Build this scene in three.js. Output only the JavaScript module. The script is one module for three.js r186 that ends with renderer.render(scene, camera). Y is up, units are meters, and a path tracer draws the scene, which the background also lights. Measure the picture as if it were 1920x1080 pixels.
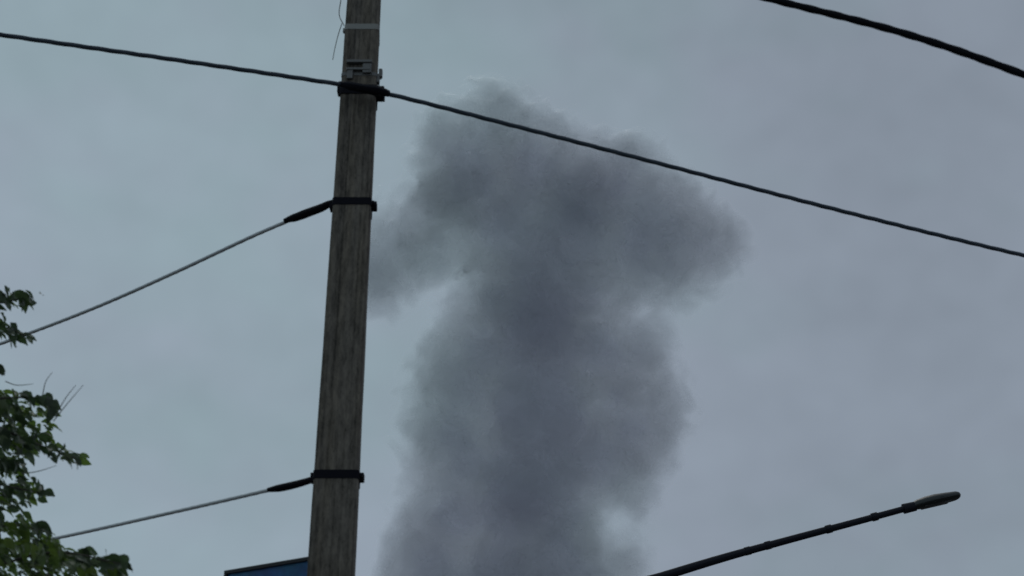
import * as THREE from 'three';
import { mergeGeometries } from 'three/addons/utils/BufferGeometryUtils.js';
import { RoundedBoxGeometry } from 'three/addons/geometries/RoundedBoxGeometry.js';
import { createNoise3D } from 'simplex-noise';

// ------------------------------------------------------------------ seeded randomness
function rng(seed) {
  let s = seed >>> 0;
  return () => { s = (s + 0x6d2b79f5) >>> 0; let t = Math.imul(s ^ (s >>> 15), 1 | s); t = (t + Math.imul(t ^ (t >>> 7), 61 | t)) ^ t; return ((t ^ (t >>> 14)) >>> 0) / 4294967296; };
}
const noiseA = createNoise3D(rng(11)), noiseB = createNoise3D(rng(23)), noiseC = createNoise3D(rng(37));
const V = (x, y, z) => new THREE.Vector3(x, y, z);
const lerp = THREE.MathUtils.lerp, clamp = THREE.MathUtils.clamp, smooth = THREE.MathUtils.smoothstep;

// ------------------------------------------------------------------ camera
const PITCH = THREE.MathUtils.degToRad(23.9), FOV = 24;
const scene = new THREE.Scene();
const camera = new THREE.PerspectiveCamera(FOV, 16 / 9, 0.05, 12000);
camera.position.set(0, 1.6, 0);
camera.rotation.set(PITCH, 0, 0);
camera.focus = 30;                  // focused on the distance: what stands near is a little soft
camera.userData.fStop = 3.2;
scene.add(camera);
const FPX = 540 / Math.tan(THREE.MathUtils.degToRad(FOV / 2));   // focal length in photo pixels

// ------------------------------------------------------------------ sky, sun, exposure
{
  const W = 1024, H = 512, data = new Float32Array(W * H * 4);
  const srgb = (r, g, b) => new THREE.Color().setRGB(r / 255, g / 255, b / 255, THREE.SRGBColorSpace);
  const teal = srgb(136, 154, 163), mauve = srgb(141, 152, 166), c = new THREE.Color();
  for (let row = 0; row < H; row++) {
    const up = ((row + 0.5) / H - 0.5) * Math.PI;
    for (let col = 0; col < W; col++) {
      const round = ((col + 0.5) / W - 0.5) * 2 * Math.PI;
      const x = Math.cos(round) * Math.cos(up), y = Math.sin(up), z = Math.sin(round) * Math.cos(up);
      const n = noiseA(x * 2.2, y * 3.5, z * 2.2) * 0.5 + noiseA(x * 6 + 9, y * 9, z * 6) * 0.3 + noiseB(x * 15, y * 21, z * 15) * 0.16;
      const t = clamp(0.5 + n * 1.0 + 0.4 * Math.tanh(x * 3), 0, 1);
      const m = 1.03 + 0.05 * (noiseB(x * 3, y * 5, z * 3 + 4) + 0.6 * noiseC(x * 9, y * 14, z * 9)) + 0.022 * noiseA(x * 22, y * 34, z * 22) + 0.016 * noiseC(x * 50, y * 70, z * 50) + 0.10 * (0.55 - clamp(y * 1.4, 0, 1)) - 0.15 * Math.tanh(x * 3.6);
      c.copy(teal).lerp(mauve, t);
      const o = (row * W + col) * 4;
      data[o] = c.r * m; data[o + 1] = c.g * m; data[o + 2] = c.b * m; data[o + 3] = 1;
    }
  }
  const sky = new THREE.DataTexture(data, W, H, THREE.RGBAFormat, THREE.FloatType);
  sky.mapping = THREE.EquirectangularReflectionMapping; sky.magFilter = sky.minFilter = THREE.LinearFilter; sky.needsUpdate = true;
  scene.background = sky; scene.environment = sky;
}
const sun = new THREE.DirectionalLight(new THREE.Color(1, 0.97, 0.92), 0.5);
sun.position.set(-3, 40, -36); sun.target.position.set(0, 4, -8);
sun.shadow.radius = 40; sun.castShadow = true;
Object.assign(sun.shadow.camera, { left: -20, right: 20, top: 20, bottom: -20, near: 1, far: 120 });
scene.add(sun, sun.target);
const renderer = new THREE.WebGLRenderer({ antialias: true });
renderer.toneMapping = THREE.LinearToneMapping;
renderer.toneMappingExposure = 1;
renderer.shadowMap.enabled = true;

// ------------------------------------------------------------------ helpers
camera.updateMatrixWorld(true);
const EYE = camera.position.clone();
function towards(px, py) {           // direction of a photo pixel (1920 x 1080), unit step along the optical axis
  return V((px - 960) / FPX, (540 - py) / FPX, -1).applyQuaternion(camera.quaternion);
}
const atZ = (px, py, z) => { const d = towards(px, py); return EYE.clone().addScaledVector(d, (z - EYE.z) / d.z); };
const atY = (px, py, y) => { const d = towards(px, py); return EYE.clone().addScaledVector(d, (y - EYE.y) / d.y); };

const used = new Map();
function numbered(name) { const n = used.get(name) ?? 0; used.set(name, n + 1); return n ? name + '_' + String(n).padStart(3, '0') : name; }
function thing(name, label, category, pos = V(0, 0, 0), group) {
  const o = new THREE.Group(); o.name = numbered(name); o.position.copy(pos);
  o.userData = { label, category }; if (group) o.userData.group = group;
  scene.add(o); return o;
}
function part(name, geo, mat, parent, label) {
  const m = new THREE.Mesh(geo, mat); m.name = name; m.castShadow = m.receiveShadow = true;
  if (label) m.userData.label = label;
  parent.add(m); return m;
}
const std = (r, g, b, roughness = 0.8, metalness = 0, more = {}) => new THREE.MeshStandardMaterial({ color: new THREE.Color().setRGB(r, g, b), roughness, metalness, ...more });
function dataTex(W, H, f, srgb) {     // f(u, v) -> [r, g, b] linear 0..1
  const d = new Uint8Array(W * H * 4), c = new THREE.Color();
  for (let y = 0; y < H; y++) for (let x = 0; x < W; x++) {
    const v = f((x + 0.5) / W, (y + 0.5) / H), o = (y * W + x) * 4;
    c.setRGB(v[0], v[1], v[2]); if (srgb) c.convertLinearToSRGB();
    d[o] = clamp(c.r, 0, 1) * 255; d[o + 1] = clamp(c.g, 0, 1) * 255; d[o + 2] = clamp(c.b, 0, 1) * 255; d[o + 3] = 255;
  }
  const t = new THREE.DataTexture(d, W, H); t.wrapS = t.wrapT = THREE.RepeatWrapping; t.magFilter = t.minFilter = THREE.LinearFilter;
  if (srgb) t.colorSpace = THREE.SRGBColorSpace; t.needsUpdate = true; return t;
}
// a wire of several twisted strands: the cross-section has lobes that turn along its length
function strandGeo(points, radius, { lobes = 3, pitch = 0.35, depth = 0.22, step = 0.03, sides = 12 } = {}) {
  const curve = new THREE.CatmullRomCurve3(points, false, 'centripetal'), len = curve.getLength(), n = Math.max(2, Math.ceil(len / step));
  const fr = curve.computeFrenetFrames(1, false), pos = [], idx = [];
  const ref = V(0, 1, 0), nn = V(), bb = V(), t = V();
  for (let i = 0; i <= n; i++) {
    const u = i / n, p = curve.getPointAt(u); curve.getTangentAt(u, t);
    bb.crossVectors(t, ref).normalize(); nn.crossVectors(bb, t).normalize();
    for (let k = 0; k < sides; k++) {
      const a = (k / sides) * Math.PI * 2, r = radius * (1 - depth + depth * Math.abs(Math.cos((lobes * (a - (u * len / pitch) * Math.PI * 2)) / 2)));
      pos.push(p.x + (nn.x * Math.cos(a) + bb.x * Math.sin(a)) * r, p.y + (nn.y * Math.cos(a) + bb.y * Math.sin(a)) * r, p.z + (nn.z * Math.cos(a) + bb.z * Math.sin(a)) * r);
    }
    if (i < n) for (let k = 0; k < sides; k++) { const a = i * sides + k, b = i * sides + (k + 1) % sides; idx.push(a, b, a + sides, b, b + sides, a + sides); }
  }
  const c0 = pos.length / 3; const e0 = points[0], e1 = points[points.length - 1];
  pos.push(e0.x, e0.y, e0.z, e1.x, e1.y, e1.z);
  for (let k = 0; k < sides; k++) { idx.push(c0, (k + 1) % sides, k, c0 + 1, n * sides + k, n * sides + (k + 1) % sides); }
  const g = new THREE.BufferGeometry(); g.setAttribute('position', new THREE.Float32BufferAttribute(pos, 3)); g.setIndex(idx); g.computeVertexNormals();
  return g;
}
// a tapered tube through points with radii (branches, fittings, lamp arm)
function taperGeo(points, radii, { rings = 16, sides = 8 } = {}) {
  const curve = new THREE.CatmullRomCurve3(points, false, 'centripetal'), g = new THREE.TubeGeometry(curve, rings, 1, sides, false), p = g.attributes.position, c = V();
  for (let i = 0; i <= rings; i++) {
    const u = i / rings, x = u * (radii.length - 1), k = Math.min(radii.length - 2, Math.floor(x)), r = lerp(radii[k], radii[k + 1], x - k); curve.getPointAt(u, c);
    for (let s = 0; s <= sides; s++) { const q = i * (sides + 1) + s; p.setXYZ(q, c.x + (p.getX(q) - c.x) * r, c.y + (p.getY(q) - c.y) * r, c.z + (p.getZ(q) - c.z) * r); }
  }
  g.computeVertexNormals();
  const caps = [];
  for (const e of [0, 1]) {
    const ring = e ? rings : 0, v = [], ix = []; curve.getPointAt(e, c); v.push(c.x, c.y, c.z);
    for (let s = 0; s < sides; s++) { const q = ring * (sides + 1) + s; v.push(p.getX(q), p.getY(q), p.getZ(q)); }
    for (let s = 0; s < sides; s++) { const a = 1 + s, b = 1 + (s + 1) % sides; e ? ix.push(0, a, b) : ix.push(0, b, a); }
    const cg = new THREE.BufferGeometry(); cg.setAttribute('position', new THREE.Float32BufferAttribute(v, 3)); cg.setIndex(ix); cg.computeVertexNormals(); caps.push(cg);
  }
  const body = g.clone(); body.deleteAttribute('uv');
  return mergeGeometries([body, ...caps]);
}
function relative(geo, o) { return geo.translate(-o.x, -o.y, -o.z); }

// ------------------------------------------------------------------ ground
{
  const tex = dataTex(512, 512, (u, v) => {
    const a = u * 6.2832, b = v * 6.2832, n = noiseA(Math.cos(a) * 2 + Math.cos(b), Math.sin(a) * 2, Math.sin(b) * 2) * 0.012 + noiseB(u * 170, v * 170, 0) * 0.012;
    const g = 0.06 + n; return [g * 1.02, g, g * 0.97];
  }, true);
  tex.repeat.set(1500, 1500);
  const m = new THREE.MeshStandardMaterial({ map: tex, roughness: 0.92 });
  const g = new THREE.PlaneGeometry(9000, 9000); g.rotateX(-Math.PI / 2);
  const o = new THREE.Mesh(g, m); o.name = 'ground'; o.receiveShadow = true; o.userData = { kind: 'structure', label: 'grey asphalt ground under the pole and the lamp' }; scene.add(o);
}

// ------------------------------------------------------------------ smoke: nested bodies of absorbing air, thin outside and denser within
{
  const D = 1500, rays = (px, py) => atZ(px, py, -D);
  const S = rays(961, 600).distanceTo(rays(960, 600));                  // metres per photo pixel there
  // [px, py, depth offset px, radius px]
  const puffs = [
    [936, 212, 10, 30], [955, 204, -10, 18], [932, 218, 45, 26], [945, 222, -40, 26], [920, 256, 60, 42], [935, 256, -60, 42], [870, 272, 40, 44], [917, 244, 0, 40], [968, 244, 10, 34],
    [885, 318, -20, 100], [850, 300, 30, 62], [905, 270, 10, 62], [1000, 322, 10, 100], [1085, 350, -20, 98], [1150, 375, 20, 84],
    [1205, 425, -10, 94], [1262, 452, 15, 80], [1300, 425, -20, 50], [1305, 482, 10, 54], [1338, 465, 0, 30], [1250, 510, 20, 66], [1215, 500, -15, 66], [1285, 522, 0, 30],
    [862, 410, 10, 62], [815, 442, -10, 46], [772, 470, 5, 40], [738, 484, 0, 32], [706, 496, 5, 25], [672, 503, 0, 18], [772, 470, 70, 38], [738, 490, 55, 32], [706, 504, -50, 26], [772, 470, -70, 38], [738, 490, -60, 32], [820, 442, -80, 46], [820, 438, 80, 46], [706, 504, 40, 24], [1180, 470, 0, 84], [1210, 395, 10, 74], [1160, 350, -10, 66], [1250, 400, 0, 52], [850, 275, 0, 52], [1180, 330, 0, 40], [850, 400, 60, 60], [1130, 900, 10, 74],
    [950, 420, 0, 110], [1070, 450, 20, 120], [1010, 480, -20, 110],
    [930, 570, 15, 84], [1010, 560, -20, 120], [1095, 560, 20, 84],
    [905, 655, -15, 92], [1010, 650, 20, 125], [1120, 655, -10, 92], [1190, 670, 15, 66],
    [870, 740, 15, 84], [850, 800, -20, 86], [1010, 770, 0, 140], [1160, 750, 20, 88], [1185, 800, -15, 82], [1230, 790, 10, 46],
    [880, 870, 10, 90], [1000, 880, -20, 130], [1110, 870, 15, 98], [1170, 860, 0, 54],
    [850, 960, -10, 92], [960, 970, 20, 110], [1060, 960, -15, 94],
    [815, 1060, 10, 92], [930, 1065, -20, 110], [1050, 1060, 15, 100], [1110, 1070, -10, 76], [1150, 1050, 0, 40],
    [830, 1160, 0, 110], [980, 1170, 20, 130], [1090, 1170, -10, 90],
    [850, 1290, 10, 120], [1000, 1300, -15, 130], [880, 1430, 0, 120], [1010, 1440, 15, 120], [920, 1580, 0, 120], [1000, 1590, 5, 100], [950, 1730, 0, 110], [960, 1870, 0, 100], [960, 2010, 0, 90],
  ].map(([x, y, z, r]) => { const c = rays(x, y); return [c.x, c.y, -D + z * S * 1.3, r * S]; });
  const bud = rng(77), big = puffs.length;
  for (let i = 0; i < 230; i++) {
    const p = puffs[7 + Math.floor(bud() * (big - 7))], a = bud() * Math.PI * 2, up = bud() * 2 - 1, r = (14 + bud() * bud() * 34) * S, o = p[3] * 0.9 + 4 * S - r * 0.35, c = Math.sqrt(1 - up * up * 0.6);
    puffs.push([p[0] + Math.cos(a) * c * o, p[1] + Math.sin(a) * c * o, p[2] + up * o * 0.9, r]);
  }
  // thinner places: [px, py, radius px across, radius px down, strength px]
  const holes = [[1130, 728, 40, 20, 40], [1190, 745, 40, 30, 20], [880, 1022, 40, 20, 28], [848, 528, 44, 24, 40], [1130, 930, 40, 40, 16], [850, 380, 60, 24, 10], [1140, 1000, 40, 60, 34], [1190, 600, 40, 20, 20], [900, 480, 60, 18, 10]]
    .map(([x, y, a, b, s]) => { const c = rays(x, y); return [c.x, c.y, a * S, b * S, s * S]; });
  const cell = 3.0, x0 = -215, x1 = 345, y0 = 2, y1 = rays(960, 90).y, z0 = -D - 168, z1 = -D + 168;
  const nx = Math.ceil((x1 - x0) / cell), ny = Math.ceil((y1 - y0) / cell), nz = Math.ceil((z1 - z0) / cell);
  const F = new Float32Array(nx * ny * nz).fill(-1e3), k = 16 * S;
  for (let j = 1; j < ny - 1; j++) {
    const y = y0 + j * cell, near = puffs.filter((p) => Math.abs(p[1] - y) < p[3] + 60 * S);
    for (let l = 1; l < nz - 1; l++) {
      const z = z0 + l * cell;
      for (let i = 1; i < nx - 1; i++) {
        const x = x0 + i * cell; let sum = 0, hard = -1e9;
        // the billows are bent by slow noise before they are measured
        const wx = x, wy = y, wz = z;
        for (const p of near) {
          const d = p[3] - Math.hypot(wx - p[0], wy - p[1], Math.max(0, Math.abs(wz - p[2]) - 0.42 * Math.min(p[3], 100 * S)) * 1.15);
          if (d > hard) hard = d;
          if (d > -70 * S) sum += Math.exp(Math.min(d, 140 * S) / k);
        }
        if (hard < -48 * S) continue;
        let s = Math.min(hard + 20 * S, k * Math.log(sum)) + 5 * S;
        for (const h of holes) { const q = ((x - h[0]) / h[2]) ** 2 + ((y - h[1]) / h[3]) ** 2; if (q < 6) s -= h[4] * Math.exp(-q); }
        const f = 1 / (120 * S), a = noiseA(x * f, y * f, z * f), b = noiseB(x * f, y * f, z * f);
        const X = x + a * 26 * S, Y = y + b * 26 * S, Z = z - a * 20 * S, g = 1 / (78 * S);
        const calm = 1 / (1 + Math.max(0, s) / (60 * S));
        let n = noiseC(X * g, Y * g, Z * g) * 20 + noiseA(X * g * 2.1, Y * g * 2.1, Z * g * 2.1) * 14 + noiseB(X * g * 4.3, Y * g * 4.3, Z * g * 4.3) * 8 + noiseC(X * g * 8.7, Y * g * 8.7, Z * g * 8.7) * 2.6;
        s += n * S * calm - 2 * S;
        F[(j * nz + l) * nx + i] = s;
      }
    }
  }
  // one closed skin per density step (surface nets)
  const id = new Int32Array(nx * ny * nz), stepY = nz * nx, stepZ = nx;
  const corner = [0, 1, stepZ, stepZ + 1, stepY, stepY + 1, stepY + stepZ, stepY + stepZ + 1];
  const edges = [[0, 1], [2, 3], [4, 5], [6, 7], [0, 2], [1, 3], [4, 6], [5, 7], [0, 4], [1, 5], [2, 6], [3, 7]];
  function skin(level, ox, oy, oz) {
    const pos = [], idx = []; id.fill(-1);
    for (let j = 0; j < ny - 1; j++) for (let l = 0; l < nz - 1; l++) for (let i = 0; i < nx - 1; i++) {
      const at = (j * nz + l) * nx + i; let mask = 0;
      for (let c = 0; c < 8; c++) if (F[at + corner[c]] > level) mask |= 1 << c;
      if (mask === 0 || mask === 255) continue;
      let px = 0, py = 0, pz = 0, n = 0;
      for (const [a, b] of edges) {
        if (((mask >> a) & 1) === ((mask >> b) & 1)) continue;
        const fa = Math.max(F[at + corner[a]], level - 20), fb = Math.max(F[at + corner[b]], level - 20), t = (level - fa) / (fb - fa);
        px += (a & 1) + t * ((b & 1) - (a & 1)); pz += ((a >> 1) & 1) + t * (((b >> 1) & 1) - ((a >> 1) & 1)); py += (a >> 2) + t * ((b >> 2) - (a >> 2)); n++;
      }
      id[at] = pos.length / 3;
      pos.push(x0 + (i + px / n) * cell - ox, y0 + (j + py / n) * cell - oy, z0 + (l + pz / n) * cell - oz);
    }
    const quad = (a, b, c, d, flip) => { if (a < 0 || b < 0 || c < 0 || d < 0) return; flip ? idx.push(a, b, c, a, c, d) : idx.push(a, c, b, a, d, c); };
    for (let j = 1; j < ny - 1; j++) for (let l = 1; l < nz - 1; l++) for (let i = 1; i < nx - 1; i++) {
      const at = (j * nz + l) * nx + i, in0 = F[at] > level;
      if ((F[at + 1] > level) !== in0) quad(id[at], id[at - stepY], id[at - stepY - stepZ], id[at - stepZ], in0);             // edge along x
      if ((F[at + stepY] > level) !== in0) quad(id[at], id[at - stepZ], id[at - stepZ - 1], id[at - 1], in0);                 // along y
      if ((F[at + stepZ] > level) !== in0) quad(id[at], id[at - 1], id[at - 1 - stepY], id[at - stepY], in0);                 // along z
    }
    const g = new THREE.BufferGeometry(); g.setAttribute('position', new THREE.Float32BufferAttribute(pos, 3)); g.setIndex(new THREE.BufferAttribute(new Uint32Array(idx), 1));
    return g;
  }
  const base = V(rays(960, 2010).x, 0, -D);
  const plume = thing('smoke_plume', 'tall dark grey smoke column with a mushroom top rising behind the concrete pole', 'smoke', base);
  // [skin inside the outline in px, extra absorption per 100 m in red, green, blue]
  const steps = [
    ['smoke_fringe', -6, 0.112, 0.110, 0.110], ['smoke_fringe', 0, 0.146, 0.144, 0.144], ['smoke_billow', 7, 0.145, 0.143, 0.142],
    ['smoke_billow', 17, 0.108, 0.106, 0.100], ['smoke_core', 38, 0.050, 0.048, 0.032], ['smoke_core', 62, 0.115, 0.113, 0.075],
  ];
  for (const [name, level, r, g, b] of steps) {
    const m = new THREE.MeshPhysicalMaterial({ color: 0xffffff, roughness: 0.3, metalness: 0, transmission: 1, ior: 1, thickness: 100, specularIntensity: 0, transparent: true, opacity: 0.3, attenuationDistance: 100, attenuationColor: new THREE.Color().setRGB(Math.exp(-r), Math.exp(-g), Math.exp(-b)) });
    part(name, skin(level * S, base.x, base.y, base.z), m, plume);
  }
}

// ------------------------------------------------------------------ concrete pole
const concreteTex = dataTex(512, 2048, (u, v) => {                     // once round the pole, 10 m up
  const a = u * Math.PI * 2, cx = Math.cos(a), cy = Math.sin(a), y = v * 10;
  const bend = 0.12 * noiseB(cx, cy, y * 0.9), streak = noiseA(cx * 3 + bend, cy * 3, y * 0.3) * 0.45 + noiseB(cx * 8 + bend, cy * 8 + bend, y * 0.42) * 0.36 + noiseC(cx * 19, cy * 19, y * 1.1) * 0.14;
  const mottle = noiseB(cx * 3, cy * 3, y * 5) * 0.2 + noiseC(cx * 8, cy * 8, y * 16) * 0.14 + noiseA(cx * 22, cy * 22, y * 45) * 0.10;
  const stain = -0.55 * smooth(noiseA(cx * 4.2 + 3, cy * 4.2, y * 0.22), 0.25, 0.6) - 0.4 * smooth(noiseC(cx * 5, cy * 5 + 2, y * 0.5), 0.35, 0.7) + 0.3 * smooth(noiseB(cx * 2, cy * 2, y * 1.6), 0.3, 0.8);
  const pits = noiseC(cx * 16 + 7, cy * 16, y * 32) > 0.74 ? -0.4 : 0;
  const g = 0.13 * clamp(1 + streak * 0.17 + mottle * 1.4 + stain * 0.5 + pits, 0.22, 1.9), warm = 0.5 + 0.5 * noiseA(cx * 2, cy * 2, y * 0.8);
  return [g * (1.11 + 0.05 * warm), g * (0.98 + 0.01 * warm), g * (0.83 - 0.06 * warm)];
}, true);
const dull = (r, g, b, spec = 0.25) => new THREE.MeshPhysicalMaterial({ color: new THREE.Color().setRGB(r, g, b), roughness: 0.75, specularIntensity: spec });
const M = {
  concrete: new THREE.MeshStandardMaterial({ map: concreteTex, bumpMap: concreteTex, bumpScale: 0.012, roughness: 0.93 }),
  blackBand: dull(0.008, 0.008, 0.013), rubber: dull(0.008, 0.008, 0.011), zinc: std(0.27, 0.27, 0.25, 0.6, 0.25), dullSteel: std(0.17, 0.17, 0.165, 0.62, 0.3),
  cable: dull(0.05, 0.066, 0.088, 0.8), blackCable: dull(0.006, 0.006, 0.010), greyCable: std(0.58, 0.60, 0.62, 0.55, 0.3),
  lampPaint: dull(0.012, 0.013, 0.02, 0.5), lampHead: std(0.028, 0.032, 0.032, 0.5, 0.2), lens: std(0.03, 0.03, 0.032, 0.45),
};
const PZ = -8, axisA = atZ(624, 1080, PZ), axisB = atZ(685, 0, PZ), axis = axisB.clone().sub(axisA).normalize();
const poleBase = axisA.clone().addScaledVector(axis, -axisA.y / axis.y);
const onPole = (py) => {                                               // distance up the pole of the photo row py, at its front face
  const d = towards(lerp(683, 624, py / 1080), py), t = (PZ + 0.12 - EYE.z) / d.z; return EYE.clone().addScaledVector(d, t).sub(poleBase).dot(axis);
};
const halfAt = (h) => 0.1405 + (3.35 - h) * 0.0052;
const SECTION = (() => {                                               // trapezium with rounded arrises, the narrow face towards the street
  const c = [[-0.84, -0.95], [0.84, -0.95], [1, 0.9], [-1, 0.9]], out = [], cut = 0.24;
  for (let i = 0; i < 4; i++) {
    const p = c[i], a = c[(i + 3) % 4], b = c[(i + 1) % 4], to = (q, d) => { const l = Math.hypot(q[0] - p[0], q[1] - p[1]); return [p[0] + (q[0] - p[0]) * d / l, p[1] + (q[1] - p[1]) * d / l]; };
    const s = to(a, cut), e = to(b, cut);
    for (let t = 0; t <= 4; t++) { const u = t / 4, w = 1 - u; out.push([w * w * s[0] + 2 * u * w * p[0] + u * u * e[0], w * w * s[1] + 2 * u * w * p[1] + u * u * e[1]]); }
  }
  return out;
})();
const PERIMETER = SECTION.reduce((a, p, i) => a + Math.hypot(p[0] - SECTION[(i + 1) % SECTION.length][0], p[1] - SECTION[(i + 1) % SECTION.length][1]), 0);
function sectionGeo(h0, h1, grow, rows = 1, wobble = 0) {              // the pole's section, grown by so many metres, between two heights
  const pos = [], uv = [], idx = [], n = SECTION.length;
  for (let j = 0; j <= rows; j++) {
    const h = lerp(h0, h1, j / rows), w = halfAt(h); let per = 0;
    for (let i = 0; i <= n; i++) {
      const [sx, sz] = SECTION[i % n], l = Math.hypot(sx, sz), k = 1 + grow / (w * l) + (wobble ? wobble * noiseA(sx * 2, h * 1.5, sz * 2) : 0);
      pos.push(sx * w * k, h, sz * w * k); if (i) per += Math.hypot(sx - SECTION[i - 1][0], sz - SECTION[i - 1][1]) * w; uv.push(per / (w * PERIMETER), h / 10);
      if (i < n && j < rows) { const a = j * (n + 1) + i, b = a + 1, c = a + n + 1, d = c + 1; idx.push(a, c, b, b, c, d); }
    }
  }
  for (const e of [0, 1]) {                                            // flat ends
    const from = pos.length / 3, row = e * rows; pos.push(0, e ? h1 : h0, 0); uv.push(0, 0);
    for (let i = 0; i <= n; i++) { const q = (row * (n + 1) + i) * 3; pos.push(pos[q], pos[q + 1], pos[q + 2]); uv.push(pos[q], pos[q + 2]); }
    for (let i = 0; i < n; i++) e ? idx.push(from, from + 2 + i, from + 1 + i) : idx.push(from, from + 1 + i, from + 2 + i);
  }
  const g = new THREE.BufferGeometry(); g.setAttribute('position', new THREE.Float32BufferAttribute(pos, 3)); g.setAttribute('uv', new THREE.Float32BufferAttribute(uv, 2)); g.setIndex(idx); g.computeVertexNormals(); return g;
}
const bareGeo = (g) => { const q = g.index ? g.toNonIndexed() : g.clone(); for (const k of Object.keys(q.attributes)) if (k !== 'position' && k !== 'normal') q.deleteAttribute(k); return q; };
const join = (...gs) => mergeGeometries(gs.map(bareGeo));
const boxAt = (w, h, d, x, y, z, r = 0.004) => new RoundedBoxGeometry(w, h, d, 2, r).translate(x, y, z);
const bolt = (x, y, z, along = 'z', r = 0.011, l = 0.05) => { const g = new THREE.CylinderGeometry(r, r, l, 6); if (along === 'z') g.rotateX(Math.PI / 2); else if (along === 'x') g.rotateZ(Math.PI / 2); return g.translate(x, y, z); };
const pole = thing('utility_pole', 'weathered grey concrete utility pole with clamp bands, in front of the smoke', 'utility pole', poleBase);
pole.quaternion.setFromUnitVectors(V(0, 1, 0), axis);
part('shaft', sectionGeo(0, 9.6, 0, 60, 0.012), M.concrete, pole);
function band(name, py, tall, grow, mat, label, lug) {
  const h = onPole(py), w = halfAt(h), g = [sectionGeo(h - tall / 2, h + tall / 2, grow)];
  if (lug) for (const [x, y, z, sx, sy, sz] of lug) g.push(boxAt(sx, sy, sz, x * w, h + y, z * w));
  const o = part(name, join(...g), mat, pole, label); return [o, h, w];
}
// lowest, middle and top dark bands, each with a bolted ear on the right
for (const [py, ear] of [[889, 0.016], [376, 0.03]]) {
  const [o, h, w] = band('clamp_band', py, 0.052, 0.006, M.blackBand, null, [[1.0, 0.002, 0.25, 0.03 + ear, 0.05, 0.06], [-0.98, -0.004, 0.3, 0.05, 0.055, 0.07]]);
  part('bolt', bolt(1.0 * w + 0.01, h + 0.002, 0.25 * w + 0.02, 'z', 0.012, 0.09), M.blackBand, o);
}
{
  const [o, h, w] = band('clamp_band', 166, 0.07, 0.009, M.blackBand, null, [[-0.98, 0.012, 0.5, 0.05, 0.045, 0.07], [1.08, -0.01, 0.55, 0.085, 0.075, 0.09]]);
  part('bolt', bolt(1.16 * w, h - 0.01, 0.55 * w + 0.03, 'z', 0.016, 0.11), M.blackBand, o);
  band('strap', 48, 0.044, 0.004, M.zinc, 'pale metal strap near the top', [[-1.0, -0.003, 0.5, 0.03, 0.03, 0.03]]);
  // pale bracket above the top clamp: two ribs, a back plate and a hooked ear
  const hb = onPole(128), wb = halfAt(hb), z = 0.9 * wb + 0.012;
  const bracket = part('bracket', join(boxAt(0.175, 0.022, 0.03, 0, hb + 0.048, z + 0.004), boxAt(0.06, 0.075, 0.024, 0.055, hb - 0.004, z), boxAt(0.165, 0.018, 0.026, -0.004, hb - 0.012, z + 0.003), boxAt(0.04, 0.07, 0.02, -0.06, hb - 0.052, z), sectionGeo(hb - 0.052, hb - 0.026, 0.004)), M.dullSteel, pole, 'pale metal bracket with two ribs');
  part('hook', join(boxAt(0.055, 0.022, 0.045, wb * 0.98, hb - 0.03, wb * 0.5), boxAt(0.024, 0.06, 0.04, wb * 1.16, hb - 0.005, wb * 0.5), boxAt(0.05, 0.05, 0.045, wb * 0.92, hb - 0.065, wb * 0.55)), M.dullSteel, bracket);
  // short lifting loop of reinforcement wire left of the top
}

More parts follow.
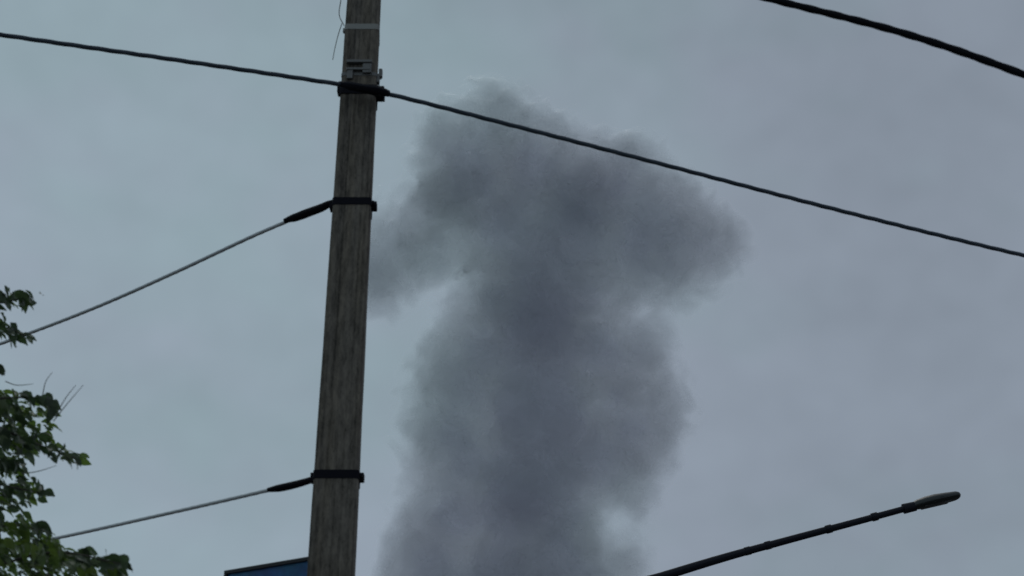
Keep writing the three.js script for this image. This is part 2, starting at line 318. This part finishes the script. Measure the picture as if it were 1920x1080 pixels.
// ------------------------------------------------------------------ wires
{
  const P = (a) => a.map(([x, y, z]) => atZ(x, y, z));
  function wire(name, label, pts, r, mat, opt, category = 'cable') {
    const p = P(pts), base = p[Math.floor(p.length / 2)].clone(), o = thing(name, label, category, base);
    part('wire', strandGeo(p.map((q) => q.clone().sub(base)), r, opt), mat, o); return [o, base];
  }
  // the long cable that passes the pole in its top clamp
  const [oa, ba] = wire('overhead_cable', 'long dark cable held by the topmost clamp of the pole, crossing before the smoke', [[-1500, -175, -5.6], [-420, 2, -6.9], [0, 65, -7.35], [320, 111, -7.6], [590, 151, -7.76], [660, 162, -7.8], [735, 178, -7.82], [960, 235, -8.0], [1230, 305, -8.25], [1560, 391, -8.6], [1920, 479, -9.0], [2600, 630, -9.9], [3600, 800, -11.5]], 0.0165, M.cable, { lobes: 3, pitch: 0.5, depth: 0.2 });
  part('suspension_clamp', relative(taperGeo(P([[636, 157, -7.8], [650, 160, -7.78], [682, 166, -7.77], [712, 171, -7.79], [730, 176, -7.81]]), [0.018, 0.03, 0.03, 0.036, 0.022]), ba), M.blackBand, oa);
  wire('overhead_cable', 'thickest black cable, crossing the top right corner alone', [[700, -190, -7.4], [1350, -26, -6.7], [1460, 2, -6.6], [1700, 64, -6.38], [1920, 140, -6.2], [2250, 270, -6.0], [3000, 600, -5.6]], 0.0225, M.blackCable, { lobes: 4, pitch: 0.6, depth: 0.2 });
  const [oc, bc] = wire('service_wire', 'thin grey wire slanting from the middle band of the pole down to the tree', [[555, 408, -8.02], [480, 440, -8.15], [330, 510, -8.5], [190, 572, -8.9], [65, 621, -9.25], [-120, 686, -9.8], [-500, 800, -11]], 0.0135, M.greyCable, { lobes: 3, pitch: 0.25, depth: 0.2 }, 'wire');
  part('anchor_clamp', relative(taperGeo(P([[532, 415, -8.02], [543, 411, -8.02], [556, 407, -8.02], [580, 398, -8.0], [604, 389, -7.98], [616, 383, -7.96], [636, 377, -7.92]]), [0.015, 0.027, 0.030, 0.029, 0.028, 0.023, 0.018], { rings: 24, sides: 10 }), bc), M.rubber, oc);
  const [od, bd] = wire('service_wire', 'thin grey wire slanting gently from the lowest band of the pole to the tree', [[525, 914, -8.02], [440, 934, -8.2], [300, 966, -8.6], [120, 1006, -9.2], [-60, 1042, -9.8], [-500, 1120, -11]], 0.0125, M.greyCable, { lobes: 3, pitch: 0.25, depth: 0.2 }, 'wire');
  part('anchor_clamp', relative(taperGeo(P([[501, 919, -8.02], [510, 917.5, -8.02], [530, 914, -8.02], [560, 907, -8.0], [580, 901, -7.97], [600, 895, -7.92]]), [0.013, 0.023, 0.0235, 0.022, 0.020, 0.016], { rings: 22, sides: 10 }), bd), M.rubber, od);
  const loose = P([[646, -60, -8.05], [639, 0, -8.04], [636, 28, -8.02], [645, 48, -7.98]]), lb = loose[3].clone();
  const ol = thing('loose_wire', 'short pale loose wire hanging left of the top strap of the pole', 'wire', lb);
  part('wire', taperGeo(loose.map((q) => q.clone().sub(lb)), [0.0035, 0.0035, 0.0035, 0.0035]), M.zinc, ol);
  part('wire_end', taperGeo(P([[641, 44, -7.99], [634, 66, -8.02], [628, 90, -8.03], [624, 112, -8.05]]).map((q) => q.clone().sub(lb)), [0.003, 0.003, 0.0028, 0.0025]), M.zinc, ol);
}

// ------------------------------------------------------------------ blue sign on the far side of the pole
{
  const h = atZ(646, 1034, -8.22).y, R = atY(646, 1034, h), L = atY(425, 1071, h), w = R.distanceTo(L), mid = L.clone().lerp(R, 0.5), yaw = Math.atan2(-(R.z - L.z), R.x - L.x);
  const tall = 0.5, o = thing('sign_panel', 'dark blue sign panel with a black rim, at the bottom left of the pole', 'sign', V(mid.x, h - tall, mid.z)); o.rotation.y = yaw;
  const t = dataTex(256, 128, (u, v) => { const n = noiseA(u * 3, v * 2, 1) * 0.3 + noiseB(u * 14, v * 9, 0) * 0.16; return [0.01 * (1 + n), (0.13 + 0.045 * noiseC(u * 2.2, v * 2, 3)) * (1 + n), 0.30 * (1 + n)]; }, true);
  part('panel', new THREE.BoxGeometry(w - 0.03, tall - 0.03, 0.018).translate(0, tall / 2, 0), new THREE.MeshStandardMaterial({ map: t, roughness: 0.45 }), o);
  const rim = std(0.006, 0.007, 0.012, 0.5);
  part('frame', join(boxAt(w, 0.026, 0.05, 0, tall - 0.013, 0), boxAt(w, 0.026, 0.05, 0, 0.013, 0), boxAt(0.026, tall - 0.052, 0.05, -w / 2 + 0.013, tall / 2, 0), boxAt(0.026, tall - 0.052, 0.05, w / 2 - 0.013, tall / 2, 0)), rim, o);
  part('mounting_arm', boxAt(0.05, 0.04, 0.16, w / 2 - 0.1, tall / 2, 0.07), M.dullSteel, o);
}

// ------------------------------------------------------------------ street lamp, its post below the picture
{
  const z = -15, foot = atZ(1105, 1124, z), o = thing('street_lamp', 'slim dark street lamp arm rising to a flat LED head at lower right', 'street lamp', V(foot.x, 0, foot.z));
  const L = (x, y, dz = 0) => atZ(x, y, z + dz).sub(o.position);
  const top = foot.clone().sub(o.position);
  part('post', join(new THREE.CylinderGeometry(0.065, 0.095, top.y, 20).translate(0, top.y / 2, 0), new THREE.CylinderGeometry(0.13, 0.15, 0.9, 20).translate(0, 0.45, 0)), M.lampPaint, o);
  part('arm', taperGeo([top.clone().add(V(0, -0.15, 0)), L(1130, 1117), L(1245, 1080), L(1360, 1045), L(1480, 1012), L(1600, 980), L(1722, 947)], [0.055, 0.052, 0.047, 0.042, 0.039, 0.037, 0.035], { rings: 60, sides: 14 }), M.lampPaint, o);
  // joints along the arm
  for (const [x, y] of [[1402, 1033], [1440, 1022.5], [1554, 992], [1640, 969]]) {
    const a = L(x - 5, y + 1.35), b = L(x + 5, y - 1.35); part('joint_ring', taperGeo([a, b], [0.047, 0.047], { rings: 2, sides: 14 }), M.lampPaint, o);
  }
  const a = L(1708, 951), b = L(1798, 930), dir = b.clone().sub(a), len = dir.length(), head = new THREE.Group();
  const prof = [[0, 0.045, 0.045], [0.06, 0.05, 0.05], [0.14, 0.09, 0.066], [0.3, 0.125, 0.078], [0.5, 0.14, 0.08], [0.75, 0.13, 0.068], [0.93, 0.115, 0.058], [0.985, 0.09, 0.045], [1, 0.06, 0.03]], pos = [], idx = [], S = 20;
  for (const [t, wz, wy] of prof) for (let k = 0; k < S; k++) { const q = (k / S) * 2 * Math.PI, sy = Math.sin(q); pos.push(t * len, sy > 0 ? sy * wy : sy * wy * 0.62, Math.cos(q) * wz); }
  for (let i = 0; i < prof.length - 1; i++) for (let k = 0; k < S; k++) { const p = i * S + k, q = i * S + (k + 1) % S; idx.push(p, p + S, q, q, p + S, q + S); }
  const e = pos.length / 3; pos.push(0, 0, 0, len, 0, 0); for (let k = 0; k < S; k++) idx.push(e, k, (k + 1) % S, e + 1, (prof.length - 1) * S + (k + 1) % S, (prof.length - 1) * S + k);
  const g = new THREE.BufferGeometry(); g.setAttribute('position', new THREE.Float32BufferAttribute(pos, 3)); g.setIndex(idx); g.computeVertexNormals();
  const hm = part('lamp_head', g, M.lampHead, o); hm.position.copy(a); hm.quaternion.setFromUnitVectors(V(1, 0, 0), dir.clone().normalize());
  part('collar', new THREE.CylinderGeometry(0.058, 0.054, 0.14, 16).rotateZ(Math.PI / 2).translate(-0.02, 0, 0), M.lampPaint, hm);
  part('seam', new THREE.TorusGeometry(0.5, 0.006, 6, 40).rotateX(Math.PI / 2).scale(len * 0.86, 1, 0.27).translate(len * 0.53, 0.006, 0), M.lampPaint, hm);
  part('diffuser', boxAt(len * 0.55, 0.012, 0.17, len * 0.5, -0.036, 0, 0.005), M.lens, hm);
}

// ------------------------------------------------------------------ tree at the left edge
{
  const rand = rng(515), trunkFoot = V(-4.55, 0, -7.1);
  const tree = thing('broadleaf_tree', 'green broadleaf tree whose leafy branch ends hang in at the left edge', 'tree', trunkFoot);
  const bark = std(0.05, 0.042, 0.034, 0.95), twigMat = std(0.16, 0.15, 0.13, 0.9);
  const loc = (x, y, z) => V(x, y, z).sub(trunkFoot);
  part('trunk', taperGeo([loc(-4.55, 0, -7.1), loc(-4.6, 1.2, -7.05), loc(-4.5, 2.6, -7.12), loc(-4.62, 4.2, -7.05), loc(-4.55, 6.2, -7.1)], [0.19, 0.15, 0.13, 0.09, 0.03], { rings: 24, sides: 12 }), bark, tree);
  // leaf blades: pointed ovals folded along the midrib and curled, a few shapes and greens
  function leafGeo(width, fold, curl, wave) {
    const pos = [], idx = [], rows = 5;
    for (let i = 0; i <= rows; i++) {
      const t = i / rows, w = width * Math.pow(Math.sin(Math.PI * Math.pow(t, 0.78)), 0.85) * (i === rows ? 0 : 1) + 0.008, y = -curl * t * t, b = wave * Math.sin(t * 9);
      pos.push(t, y + fold * w + b * w, -w, t, y, 0, t, y + fold * w - b * w, w);
      if (i) { const a = (i - 1) * 3, c = i * 3; idx.push(a, a + 1, c, a + 1, c + 1, c, a + 1, a + 2, c + 1, a + 2, c + 2, c + 1); }
    }
    const g = new THREE.BufferGeometry(); g.setAttribute('position', new THREE.Float32BufferAttribute(pos, 3)); g.setIndex(idx); g.computeVertexNormals(); return g;
  }
  const shapes = [leafGeo(0.27, 0.25, 0.22, 0.12), leafGeo(0.31, 0.4, 0.35, 0.2), leafGeo(0.23, 0.15, 0.12, 0.1), leafGeo(0.29, 0.5, 0.5, 0.3)];
  const green = (r, g, b, through = 0.6) => new THREE.MeshPhysicalMaterial({ color: new THREE.Color().setRGB(r, g, b), roughness: 0.75, transmission: through, thickness: 0, side: THREE.DoubleSide, specularIntensity: 0.6 });
  const dark = [green(0.05, 0.085, 0.03), green(0.065, 0.105, 0.04), green(0.035, 0.062, 0.024), green(0.11, 0.15, 0.08)];
  const light = [green(0.12, 0.19, 0.03, 0.7), green(0.15, 0.22, 0.045, 0.7), green(0.09, 0.15, 0.025, 0.7), green(0.22, 0.28, 0.14, 0.7)];
  const X = V(1, 0, 0), q = new THREE.Quaternion(), q2 = new THREE.Quaternion(), d = V();
  function turn(outward, droop) {                                      // a leaf's attitude: outward, hanging by so much, rolled a little
    const a = rand() * Math.PI * 2; d.set(outward + (rand() - 0.5) * 1.5, -droop + (rand() - 0.5) * 1.1, Math.sin(a) * 0.8).normalize();
    q.setFromUnitVectors(X, d); q2.setFromAxisAngle(X, (rand() - 0.5) * 2.2); return q.clone().multiply(q2);
  }
  const px = 6.9 / FPX;                                                // metres per photo pixel at the tree
  // each branch: twig points [px, py, z], then leafy masses [px, py, rx, ry, leaves, greens]
  const branches = [
    [[[-150, 600, -6.9], [-60, 580, -6.8], [10, 566, -6.75], [58, 556, -6.7]], [[20, 562, 46, 16, 24, dark], [-8, 560, 26, 20, 10, dark], [50, 560, 18, 10, 5, dark], [76, 552, 4, 4, 1, dark]]],
    [[[-140, 610, -6.8], [-50, 598, -6.7], [5, 612, -6.7], [48, 630, -6.65]], [[2, 615, 24, 22, 13, dark], [28, 628, 20, 14, 9, dark], [52, 634, 7, 9, 3, dark]]],
    [[[-140, 720, -6.9], [-50, 700, -6.8], [6, 690, -6.8]], [[-2, 690, 14, 12, 4, dark]]],
    [[[-150, 770, -6.8], [-40, 752, -6.7], [40, 745, -6.65], [108, 752, -6.6]], [[8, 770, 36, 26, 20, dark], [20, 800, 34, 26, 12, dark], [78, 752, 30, 11, 11, dark], [52, 742, 18, 8, 4, dark], [102, 768, 8, 12, 3, dark]]],
    [[[-150, 760, -6.6], [-40, 785, -6.55], [50, 825, -6.5], [152, 863, -6.45]], [[62, 828, 22, 16, 8, dark], [104, 846, 26, 13, 11, dark], [142, 861, 16, 9, 7, dark], [20, 835, 30, 18, 9, dark]]],
    [[[-150, 840, -6.9], [-50, 858, -6.8], [40, 868, -6.75]], [[5, 872, 30, 20, 10, dark], [42, 872, 16, 12, 5, dark]]],
    [[[-150, 890, -6.7], [-50, 898, -6.7], [30, 915, -6.65], [88, 926, -6.6]], [[10, 925, 36, 26, 14, dark], [52, 914, 26, 16, 9, dark], [82, 925, 12, 10, 4, dark]]],
    [[[-170, 1010, -6.9], [-60, 1000, -6.8], [20, 985, -6.75], [82, 995, -6.7]], [[20, 998, 40, 20, 14, light], [72, 994, 18, 11, 5, dark]]],
    [[[-150, 1120, -6.7], [-30, 1070, -6.6], [100, 1035, -6.5], [228, 1058, -6.4]], [[25, 1045, 60, 34, 34, light], [105, 1035, 34, 20, 15, light], [120, 1066, 40, 18, 14, light], [165, 1046, 30, 14, 11, dark], [205, 1056, 26, 12, 9, dark], [236, 1068, 9, 14, 4, dark], [190, 1078, 34, 12, 8, light]]],
  ];
  let count = 0;
  for (const [twig, masses] of branches) {
    const pts = twig.map(([x, y, z]) => atZ(x, y, z)), from = pts[0], at = V(trunkFoot.x, from.y - 0.35, trunkFoot.z);
    const b = part('branch', taperGeo([at, at.clone().lerp(from, 0.5).add(V(0, 0.06, 0)), ...pts].map((p) => p.clone().sub(trunkFoot)), [0.045, 0.032, 0.02, 0.012, 0.007, 0.003], { rings: 30, sides: 7 }), bark, tree);
    for (const [mx, my, rx, ry, n, mats] of masses) for (let i = 0; i < n; i++) {
      const a = rand() * Math.PI * 2, r = Math.sqrt(rand()), size = (n === 1 ? 22 : 16 + rand() * 22) * px, z = twig[twig.length - 1][2] + (rand() - 0.5) * 0.3;
      const tilt = turn(0.75, 0.5), m = new THREE.Mesh(shapes[Math.floor(rand() * 4)], mats[Math.min(3, Math.floor(rand() * 3.5))]);
      m.name = 'leaf'; m.castShadow = m.receiveShadow = true;
      m.position.copy(atZ(mx + Math.cos(a) * rx * r, my + Math.sin(a) * ry * r, z)).addScaledVector(X.clone().applyQuaternion(tilt), -size / 2).sub(trunkFoot); m.quaternion.copy(tilt); m.scale.setScalar(size); b.add(m); count++;
    }
  }
  // bare twigs
  for (const pts of [[[100, 790, -6.6], [122, 762, -6.6], [156, 722, -6.6]], [[108, 772, -6.58], [124, 745, -6.58], [142, 722, -6.58]], [[80, 740, -6.62], [86, 715, -6.62], [98, 698, -6.62]], [[10, 715, -6.7], [30, 722, -6.7], [62, 720, -6.7]], [[40, 888, -6.7], [70, 884, -6.7], [106, 873, -6.7]]])
    part('twig', taperGeo(pts.map(([x, y, z]) => atZ(x, y, z).sub(trunkFoot)), [0.0028, 0.0022, 0.0012], { rings: 8, sides: 6 }), twigMat, tree);
  // the rest of the crown, outside the picture or behind the nearer leaves
  const spots = [];
  while (spots.length < 5200) {
    const p = V((rand() + rand() + rand() - 1.5) * 1.5, (rand() + rand() - 1) * 2.0, (rand() + rand() + rand() - 1.5) * 1.6).add(V(-4.6, 5.0, -7.1));
    const c = p.clone().applyMatrix4(camera.matrixWorldInverse), X2 = 960 - FPX * c.x / c.z, Y2 = 540 + FPX * c.y / c.z;
    if (noiseA(p.x * 1.3, p.y * 1.3, p.z * 1.3) < -0.25 || X2 > -30) continue;
    spots.push(p);
  }
  for (const [mx, my, rx, ry, n] of [[8, 770, 46, 40, 90], [14, 840, 44, 34, 50], [0, 890, 46, 40, 50], [10, 965, 40, 20, 26], [140, 1050, 40, 18, 40], [205, 1066, 26, 12, 20], [62, 765, 40, 18, 40], [70, 800, 26, 14, 12], [40, 815, 40, 24, 26], [78, 836, 30, 14, 20], [122, 852, 28, 10, 18], [10, 860, 40, 30, 30], [14, 920, 50, 30, 60], [62, 922, 24, 14, 14], [20, 1000, 60, 24, 70], [70, 1000, 24, 12, 14], [30, 1050, 80, 38, 220], [90, 1035, 40, 20, 40], [120, 1062, 50, 22, 40], [190, 1072, 30, 12, 14], [30, 1140, 160, 50, 260], [200, 1120, 60, 30, 60], [10, 565, 36, 14, 10], [-5, 615, 24, 20, 10]])
    for (let i = 0; i < n; i++) { const a = rand() * Math.PI * 2, r = Math.sqrt(rand()); spots.push(atZ(mx + Math.cos(a) * rx * r, my + Math.sin(a) * ry * r, -7.0 - rand() * 0.5)); }
  const leaves = [[], []], one = V(1, 1, 1), mat = new THREE.Matrix4();
  for (const p of spots) leaves[rand() < 0.5 ? 0 : 1].push(shapes[Math.floor(rand() * 4)].clone().applyMatrix4(mat.compose(p.clone().sub(trunkFoot), turn((p.x + 4.6) * 0.8, 0.5), one.clone().multiplyScalar((15 + rand() * rand() * 30) * px))));
  for (const [i, l] of leaves.entries()) { const f = part('foliage', mergeGeometries(l), i ? light[0] : dark[1], tree); f.userData.kind = 'stuff'; }

}

renderer.render(scene, camera);
